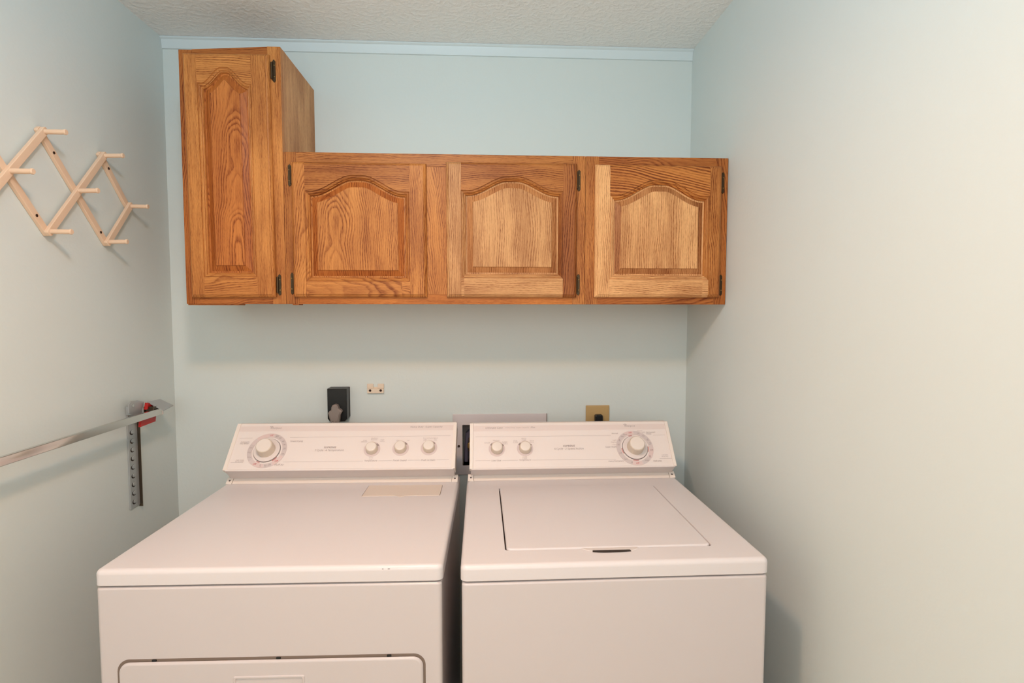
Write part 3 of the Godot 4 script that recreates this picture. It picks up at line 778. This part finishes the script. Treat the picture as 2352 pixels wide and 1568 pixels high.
# ---------------------------------------------------------------- left wall
func peg_rack():
	var at := Vector3(XL, 1.79, 0.58)
	var t := thing("peg_rack", "pale wooden accordion peg rack on the left wall, criss-cross slats with round pegs", "coat rack", at)
	var H := 0.1255
	var dz := 0.1145
	var mid := [0.2430, 0.4700, 0.6920, 0.9140]     # z of the crossings, right to left
	var y0 := 1.7920
	var V := func(x: float, y: float, z: float) -> Vector3: return Vector3(XL + x, y, z) - at
	var top := []; var bot := []
	for i in 3:
		var m: float = (mid[i] + mid[i + 1]) / 2
		top.append(m + 0.000); bot.append(m - 0.004)
	# slats that fall towards the back corner lie against the wall; the others lie on them
	var back := [[top[0], mid[0], 0], [top[1], bot[0], 1], [top[2], bot[1], 1], [mid[3], bot[2], 2]]
	var front := [[mid[0], bot[0], 2], [top[0], bot[1], 1], [top[1], bot[2], 1], [top[2], mid[3], 0]]
	var hs := [[y0 + H, y0], [y0 + H, y0 - H], [y0, y0 - H]]
	for q in back: slat(t, V.call(0.0005, hs[q[2]][0], q[0]), V.call(0.0005, hs[q[2]][1], q[1]))
	for q in front: slat(t, V.call(0.0105, hs[q[2]][0], q[0]), V.call(0.0105, hs[q[2]][1], q[1]))
	for i in 4: peg(t, V.call(0.0, y0, mid[i]), i)
	for i in 3:
		peg(t, V.call(0.0, y0 + H, top[i]), i + 5)
		peg(t, V.call(0.0, y0 - H, bot[i]), i + 9)
	for q in [[top[1], bot[0], 0.17], [top[0], mid[0], 0.12], [top[1], bot[0], 0.90], [top[2], bot[1], 0.86]]:
		var yy := lerpf(y0 + H, y0 - H, q[2]) if q[1] != mid[0] else lerpf(y0 + H, y0, q[2] * 2.0)
		var zz := lerpf(q[0], q[1], q[2] if q[1] != mid[0] else q[2] * 2.0)
		obj("screw", lathe([[0.0040, 0.0], [0.0040, 0.0006], [0.0015, 0.0002]], 12), mats.screw, t, Transform3D(Basis(Vector3.UP, PI / 2), V.call(0.0105, yy, zz)))
func slat(t: Node3D, a: Vector3, b: Vector3):
	var d := (b - a).normalized()
	obj("slat", bar(a - d * 0.011, b + d * 0.011, 0.0185, 0.0100, Vector3.RIGHT), mats.birch, t)
func peg(t: Node3D, at: Vector3, i: int):
	obj("peg", lathe([[0.0062, 0.0015], [0.0062, 0.060], [0.0056, 0.0660], [0.0072, 0.0672], [0.0072, 0.0705], [0.0060, 0.0722]], 18), mats.birch, t, Transform3D(Basis(Vector3.UP, PI / 2) * Basis(Vector3.RIGHT, deg_to_rad([1.0, -1.0, 0.5, 2.0][i % 4])), at))

func drying_rod():
	# slotted channel screwed to the left wall, a folding bracket at its top, and the flat rod it carries
	var at := Vector3(XL, 0.82, 0.25)
	var t := thing("fold_down_rod", "chrome clothes rod on the left wall, held by a red-tabbed bracket on a slotted strip", "clothes rod", at)
	var V := func(x: float, y: float, z: float) -> Vector3: return Vector3(XL + x, y, z) - at
	var o := Vector3(XL, 0, 0) - at
	var f := func(s: Shape) -> Shape: return s.moved(Transform3D(Basis.IDENTITY, o))
	# strip: local x of the outline is -z
	var st := Shape.new()
	st.add(slab(-0.2790, -0.2310, 0.826, 1.150, 0.0005, 0.0035, 0.003, 0.0006, 2))
	var strip_node := obj("slotted_strip", f.call(st), mats.zinc, t)
	obj("strip_flange", f.call(slab(-0.2310, -0.2285, 0.820, 1.140, 0.0005, 0.0120, 0.0008, 0.0004, 2)), mats.chrome_dark, t)
	obj("strip_flange", f.call(slab(-0.2805, -0.2785, 0.826, 1.150, 0.0005, 0.0060, 0.0008, 0.0004, 2)), mats.zinc, t)
	for i in 9:
		var y := 1.0710 - i * 0.0283
		var sl := PackedVector2Array()
		for k in 9:
			var a := lerpf(deg_to_rad(80), deg_to_rad(300), k / 8.0)
			sl.append(Vector2(-0.2590 + cos(a) * 0.0110, y + sin(a) * 0.0080))
		for k in 9:
			var a := lerpf(deg_to_rad(300), deg_to_rad(80), k / 8.0)
			sl.append(Vector2(-0.2565 + cos(a) * 0.0095, y + 0.0018 + sin(a) * 0.0072))
		obj("slot", f.call(prism(sl, 0.003, 0.0038, 0.0, 2)), mats.gap, strip_node)
		obj("tongue", f.call(slab(-0.2640, -0.2465, y - 0.0050, y + 0.0085, 0.0030, 0.0052, 0.0060, 0.0016, 2)), mats.zinc, strip_node)
	# bracket
	var hp := PackedVector2Array([Vector2(-0.310, 1.168), Vector2(-0.296, 1.178), Vector2(-0.266, 1.176), Vector2(-0.232, 1.166), Vector2(-0.236, 1.150), Vector2(-0.256, 1.128), Vector2(-0.276, 1.126), Vector2(-0.309, 1.142)])
	var head := obj("head_plate", f.call(prism(hp, 0.026, 0.029, 0.0006, 2)), mats.zinc, t)
	obj("rivet", f.call(lathe([[0.0052, 0.029], [0.0050, 0.0305], [0.0030, 0.0305]], 14).moved(Transform3D(Basis(Vector3.UP, PI / 2), Vector3(0, 1.163, 0.290)))), mats.steel, head)
	obj("head_block", f.call(slab(-0.285, -0.240, 1.130, 1.160, 0.0035, 0.026, 0.004, 0.001, 2)), mats.zinc, t)
	obj("arm", f.call(box(Vector3(0.0285, 1.118, 0.196), Vector3(0.062, 1.150, 0.236), 0.001)), mats.chrome_dark, t)
	obj("red_tab", f.call(prism(PackedVector2Array([Vector2(-0.243, 1.142), Vector2(-0.236, 1.163), Vector2(-0.186, 1.146), Vector2(-0.196, 1.140)]), 0.034, 0.044, 0.0006, 2)), mats.red, t)
	obj("red_tab", f.call(prism(PackedVector2Array([Vector2(-0.305, 1.098), Vector2(-0.300, 1.118), Vector2(-0.222, 1.118), Vector2(-0.226, 1.100)]), 0.052, 0.060, 0.0006, 2)), mats.red, t)
	var pl := Shape.new()
	var pq := [Vector3(0.034, 1.1649, 0.2239), Vector3(0.085, 1.1360, 0.2255), Vector3(0.085, 1.1430, 0.1665), Vector3(0.034, 1.1616, 0.1508)]
	var pc := []
	for q in 8: pc.append(V.call(pq[q % 4].x, pq[q % 4].y + (0.0 if q > 3 else -0.003), pq[q % 4].z))
	pl.add(hexa(pc))
	obj("catch_plate", pl, mats.zinc, t)
	# rod
	obj("rod", f.call(slab(-1.30, -0.205, 1.1195, 1.1405, 0.058, 0.070, 0.001, 0.0016, 2)), mats.chrome, t)
	obj("rod_end", f.call(slab(-0.207, -0.199, 1.1180, 1.1420, 0.0565, 0.0715, 0.003, 0.002, 2)), mats.cap, t)
	obj("wall_stay", f.call(slab(-1.26, -1.22, 1.11, 1.15, 0.0005, 0.062, 0.004, 0.002, 2)), mats.zinc, t)

# ---------------------------------------------------------------- back wall fittings
func fittings():
	# dryer outlet
	var at := Vector3(-0.5335, 1.05, 0)
	var t := thing("dryer_outlet", "black surface-mounted outlet box on the back wall above the left machine", "outlet", at)
	var dz := 0.048
	var fr := PackedVector2Array([Vector2(-0.036, 0.018), Vector2(-0.028, 0.008), Vector2(0.026, 0.008), Vector2(0.034, 0.018), Vector2(0.034, 0.128), Vector2(-0.036, 0.128)])
	obj("outlet_box", prism(fr, 0.0005, dz, 0.0015), mats.black, t)
	obj("face_seam", box(Vector3(-0.031, 0.0672, dz), Vector3(0.029, 0.0680, dz + 0.0005), 0.0001), mats.black_side, t)
	obj("back_plate", slab(-0.0365, 0.0350, 0.017, 0.1290, 0.0004, 0.006, 0.002, 0.001), mats.black_side, t)
	t = thing("power_plug", "grey moulded plug with a thick cord, pushed into the black outlet box", "plug", Vector3(-0.5370, 1.066, dz))
	var sh := PackedVector2Array()
	for q in [[-0.0145, -0.012], [-0.0230, 0.020], [-0.0245, 0.027], [-0.0200, 0.0330], [-0.0140, 0.0360], [-0.0125, 0.0480], [-0.0090, 0.0545], [-0.0010, 0.0580], [0.0080, 0.0555], [0.0118, 0.0470], [0.0130, 0.0420], [0.0225, 0.0350], [0.0240, 0.0300], [0.0180, 0.0200], [0.0130, -0.012]]: sh.append(Vector2(q[0], q[1]))
	obj("plug_body", prism(sh, 0.0015, 0.026, 0.005), mats.plug, t)
	for q in [[-0.008, -0.004], [0.003, -0.006]]: obj("cord_ridge", slab(q[0], q[0] + 0.003, q[1], q[1] + 0.003, 0.022, 0.0265, 0.001, 0.0004), mats.black_side, t)
	obj("cord", tube([Vector3(-0.0005, -0.002, 0.014), Vector3(0, -0.03, 0.016), Vector3(0.004, -0.12, 0.03), Vector3(0.01, -0.25, 0.05), Vector3(0.01, -0.40, 0.06)], 0.0115, 12), mats.plug, t)
	# little two-hole clip
	t = thing("wall_clip", "small beige two-hole mounting clip on the back wall, right of the black outlet box", "clip", Vector3(-0.4035, 1.153, 0))
	obj("clip_base", slab(-0.0305, 0.0305, 0.001, 0.019, 0.0005, 0.009, 0.002, 0.0015), mats.clip, t)
	for s in [-1, 1]:
		obj("clip_jaw", slab(s * 0.0195 - 0.0115, s * 0.0195 + 0.0115, 0.019, 0.0365, 0.0005, 0.0065, 0.002, 0.0015), mats.clip, t)
		obj("clip_hole", lathe([[0.0046, 0.0088], [0.0046, 0.0093], [0.0020, 0.0091]], 16), mats.hole, t, Transform3D(Basis.IDENTITY, Vector3(s * 0.0195, 0.0118, 0)))
	obj("clip_web", slab(-0.009, 0.009, 0.017, 0.024, 0.0005, 0.004, 0.001, 0.001), mats.clip, t)
	# wall plate with a plug
	t = thing("wall_plate", "beige outlet plate on the back wall above the right end of the washing machine", "outlet", Vector3(0.4320, 0.988, 0))
	obj("plate", slab(-0.0450, 0.0455, 0.0, 0.1135, 0.0005, 0.0075, 0.002, 0.004), mats.plate, t)
	obj("receptacle", slab(-0.0165, 0.0165, 0.006, 0.0535, 0.007, 0.0092, 0.012, 0.001), mats.plate, t)
	obj("receptacle", slab(-0.0165, 0.0165, 0.060, 0.1075 - 0.02, 0.007, 0.0092, 0.012, 0.001), mats.plate, t)
	t = thing("plug", "black rectangular plug in the beige outlet plate behind the washing machine", "plug", Vector3(0.4330, 1.03, 0.0095))
	obj("plug_body", slab(-0.0150, 0.0150, 0.004, 0.0400, 0.0, 0.022, 0.007, 0.004), mats.black, t)
	obj("cord", tube([Vector3(0, 0.006, 0.011), Vector3(0, -0.03, 0.014), Vector3(0.003, -0.14, 0.03), Vector3(0.0, -0.30, 0.04)], 0.0045, 10), mats.black, t)
	# recessed supply box
	t = thing("washer_supply_box", "white recessed washer supply box in the back wall, between and behind the two machines", "supply box", Vector3(0.06, 0.86, 0))
	var x0 := -0.1778; var x1 := 0.1768
	var fy := 0.2120
	var hx0 := -0.1425; var hx1 := 0.1415; var hy0 := 0.0145; var hy1 := 0.1715
	var fs := Shape.new()
	var ls := []
	for q in [[0.0, 0.0003, 0], [0.0, 0.0035, 0], [0.0015, 0.0045, 0]]: ls.append(lift(rrect(x0 + q[0], x1 - q[0], -0.020 + q[0], fy - q[0], 0.002, 2), q[1]))
	for q in [[0.0, 0.0045], [0.001, 0.003], [0.001, 0.0003]]: ls.append(lift(rrect(hx0 + q[0], hx1 - q[0], hy0 + q[0], hy1 - q[0], 0.002, 2), q[1]))
	fs.loops(ls, false, false)
	if fs.volume() < 0: fs.flip()
	obj("faceplate", fs, mats.box_grey, t)
	var inn := Shape.new()
	inn.loops([lift(rrect(hx0 + 0.001, hx1 - 0.001, hy0 + 0.001, hy1 - 0.001, 0.002, 2), 0.0), lift(rrect(hx0 + 0.001, hx1 - 0.001, hy0 + 0.001, hy1 - 0.001, 0.002, 2), -0.085)], false, true)
	obj("inner_box", inn, mats.box_in, t)
	obj("edge_bar", box(Vector3(x1 - 0.001, 0.0, 0.0003), Vector3(x1 + 0.002, fy, 0.006), 0.0004), mats.box_in, t)
	obj("screw", lathe([[0.0048, 0.0045], [0.0045, 0.0062], [0.002, 0.0066]], 14), mats.screw, t, Transform3D(Basis.IDENTITY, Vector3(-0.1555, 0.0905, 0)))
	t = thing("supply_valve", "copper pipe with brass valve inside the supply box, seen in the gap between machines", "valve", Vector3(-0.0480, 0.876, -0.04))
	obj("pipe", tube([Vector3(0, 0.0, 0), Vector3(0, 0.05, 0)], 0.0095, 14), mats.copper, t)
	obj("valve_body", tube([Vector3(0, 0.045, 0), Vector3(0, 0.095, 0)], 0.0125, 14), mats.brass, t)
	obj("handle", slab(-0.016, 0.016, 0.058, 0.082, 0.012, 0.022, 0.008, 0.002), mats.brass, t)
	t = thing("supply_hose", "grey supply hose hanging inside the supply box, behind the gap between the machines", "hose", Vector3(-0.0690, 0.877, -0.05))
	obj("hose", tube([Vector3(0, 0.0, 0), Vector3(0.001, 0.06, 0), Vector3(0.006, 0.11, 0.0), Vector3(0.02, 0.125, 0.0)], 0.0085, 12), mats.hose, t)

# ---------------------------------------------------------------- room
func wall_with_hole(w0: float, w1: float, h0: float, h1: float, a: float, b: float, hx0: float, hx1: float, hy0: float, hy1: float) -> Shape:
	var s := Shape.new()
	for q in [[w0, hx0, h0, h1], [hx1, w1, h0, h1], [hx0, hx1, h0, hy0], [hx0, hx1, hy1, h1]]:
		var c := hexa([Vector3(q[0], q[2], b), Vector3(q[1], q[2], b), Vector3(q[1], q[2], a), Vector3(q[0], q[2], a), Vector3(q[0], q[3], b), Vector3(q[1], q[3], b), Vector3(q[1], q[3], a), Vector3(q[0], q[3], a)])
		s.add(c)
	return s
func cuboid(a: Vector3, b: Vector3) -> Shape:
	return hexa([Vector3(a.x, a.y, b.z), Vector3(b.x, a.y, b.z), Vector3(b.x, a.y, a.z), a, Vector3(a.x, b.y, b.z), b, Vector3(b.x, b.y, a.z), Vector3(a.x, b.y, a.z)])
func room():
	struct("wall_back", wall_with_hole(XL - 0.12, XR + 0.12, 0, CEIL, -0.12, 0.0, -0.0815, 0.2005, 0.8755, 1.0305), mats.wall)
	struct("wall_left", cuboid(Vector3(XL - 0.12, 0, 0), Vector3(XL, CEIL, ZB)), mats.wall)
	struct("wall_right", cuboid(Vector3(XR, 0, 0), Vector3(XR + 0.12, CEIL, ZB)), mats.wall)
	struct("wall_front", wall_with_hole(XL - 0.12, XR + 0.12, 0, CEIL, ZB, ZB + 0.12, WX0, WX1, WY0, WY1), mats.wall)
	struct("floor", cuboid(Vector3(XL - 0.12, -0.1, -0.12), Vector3(XR + 0.12, 0, ZB + 0.12)), mats.floor)
	struct("ceiling", cuboid(Vector3(XL - 0.12, CEIL, -0.12), Vector3(XR + 0.12, CEIL + 0.1, ZB + 0.12)), mats.ceil)
	# picture-rail moulding where the back wall meets the ceiling
	var pr := [[0.0003, CEIL - 0.0005], [0.0170, CEIL - 0.0005], [0.0178, CEIL - 0.0045], [0.0150, CEIL - 0.0075], [0.0112, CEIL - 0.0095], [0.0085, CEIL - 0.0200], [0.0065, CEIL - 0.0330], [0.0060, CEIL - 0.0385], [0.0003, CEIL - 0.0395]]
	struct("trim_1", extrude_x(pr, XL + 0.0005, XR - 0.0005).mesh(20.0), mats.trim, "narrow painted moulding along the top of the back wall")
	# unseen window added behind the camera to hold the fill light
	var fr := Shape.new()
	for q in [[WX0, WX0 + 0.05, WY0, WY1], [WX1 - 0.05, WX1, WY0, WY1], [WX0 + 0.05, WX1 - 0.05, WY0, WY0 + 0.05], [WX0 + 0.05, WX1 - 0.05, WY1 - 0.05, WY1]]:
		fr.add(box(Vector3(q[0], q[2], ZB + 0.03), Vector3(q[1], q[3], ZB + 0.09), 0.003))
	var w := struct("added_window_1", fr, mats.trim)
	var gm := mat(Color(0.95, 0.97, 1.0, 0.06), 0.02)
	gm.transparency = BaseMaterial3D.TRANSPARENCY_ALPHA
	obj("pane", box(Vector3(WX0 + 0.05, WY0 + 0.05, ZB + 0.055), Vector3(WX1 - 0.05, WY1 - 0.05, ZB + 0.061), 0.001), gm, w)
	# ceiling lamp, just out of frame
	var t := thing("ceiling_light", "round frosted ceiling light above the camera, out of the frame", "lamp", LAMP)
	obj("lamp_base", lathe([[0.075, 0.0], [0.075, 0.012], [0.060, 0.022], [0.045, 0.026]], 40), mats.cap, t, Transform3D(Basis(Vector3.RIGHT, PI / 2), Vector3.ZERO))
	var gl := mat(Color(1, 0.97, 0.92), 0.4)
	gl.emission_enabled = true
	gl.emission = Color(1.0, 0.95, 0.86)
	gl.emission_energy_multiplier = 1.0
	var prof := []
	for i in 17:
		var a := lerpf(0.55, PI, i / 16.0)
		prof.append([0.078 * sin(a), 0.095 - 0.078 * cos(a)])
	obj("lamp_globe", lathe(prof, 40), gl, t, Transform3D(Basis(Vector3.RIGHT, PI / 2), Vector3.ZERO))

const LAMP := Vector3(-0.27, CEIL - 0.001, 1.53)
const WX0 := -0.85
const WX1 := 0.55
const WY0 := 1.15
const WY1 := 2.35

func _ready():
	# camera
	var cam := Camera3D.new()
	cam.name = "camera"
	cam.position = Vector3(0, 1.4675, 2.0778)
	cam.rotation_order = EULER_ORDER_YXZ
	cam.rotation_degrees = Vector3(-3.3511, -2.9094, 0.0373)
	cam.fov = 63.286
	cam.near = 0.02
	add_child(cam)
	cam.current = true
	# sky and exposure
	var we := WorldEnvironment.new()
	we.name = "environment"
	var e := Environment.new()
	var sky := Sky.new()
	var sm := ProceduralSkyMaterial.new()
	sm.sky_top_color = Color(0.55, 0.70, 0.90)
	sm.sky_horizon_color = Color(0.80, 0.87, 0.94)
	sm.ground_horizon_color = Color(0.70, 0.74, 0.76)
	sm.ground_bottom_color = Color(0.45, 0.46, 0.45)
	sky.sky_material = sm
	e.background_mode = Environment.BG_SKY
	e.sky = sky
	e.tonemap_mode = Environment.TONE_MAPPER_LINEAR
	e.tonemap_exposure = 0.985
	e.sdfgi_enabled = true
	e.ssao_enabled = true
	e.ssil_enabled = true
	we.environment = e
	add_child(we)
	# ceiling lamp: a frosted globe that shines all round, warmest straight down
	var g := OmniLight3D.new()
	g.name = "lamp_globe_light"
	g.light_size = 0.055
	g.light_color = Color(0.72, 0.885, 1.0)
	g.light_energy = 0.37
	g.position = LAMP + Vector3(0, -0.095, 0)
	g.omni_range = 8.0
	g.omni_attenuation = 2.0
	g.shadow_enabled = true
	add_child(g)
	var l := AreaLight3D.new()
	l.name = "lamp_down_light"
	l.area_size = Vector2(0.14, 0.14)
	l.area_normalize_energy = true
	l.light_color = Color(1.0, 0.735, 0.475)
	l.light_energy = 1.24
	l.position = LAMP + Vector3(0, -0.175, 0)
	l.rotation_degrees.x = -90
	l.area_range = 8.0
	l.shadow_enabled = true
	add_child(l)
	# fill light added behind the camera, set in the added window
	var d := AreaLight3D.new()
	d.name = "added_fill_light"
	d.area_size = Vector2(WX1 - WX0 - 0.1, WY1 - WY0 - 0.1)
	d.area_normalize_energy = true
	d.light_color = Color(1.0, 1.0, 0.985)
	d.light_energy = 1.52
	d.position = Vector3((WX0 + WX1) / 2, (WY0 + WY1) / 2, ZB + 0.02)
	d.area_range = 10.0
	d.shadow_enabled = true
	add_child(d)

	font_sans = SystemFont.new(); font_sans.font_names = PackedStringArray(["Droid Sans"])
	font_bold = SystemFont.new(); font_bold.font_names = PackedStringArray(["Droid Sans"]); font_bold.font_weight = 700
	font_serif = SystemFont.new(); font_serif.font_names = PackedStringArray(["Droid Serif"])
	make_materials()
	mats.bounce_board = mat(Color(0.93, 0.90, 0.84), 0.5)  # pale, so the added boards throw light back at the wall
	mats.door_gap = mat(Color(0.50, 0.43, 0.38), 0.6)
	room()
	cabinets()
	dryer()
	washer()
	peg_rack()
	drying_rod()
	fittings()
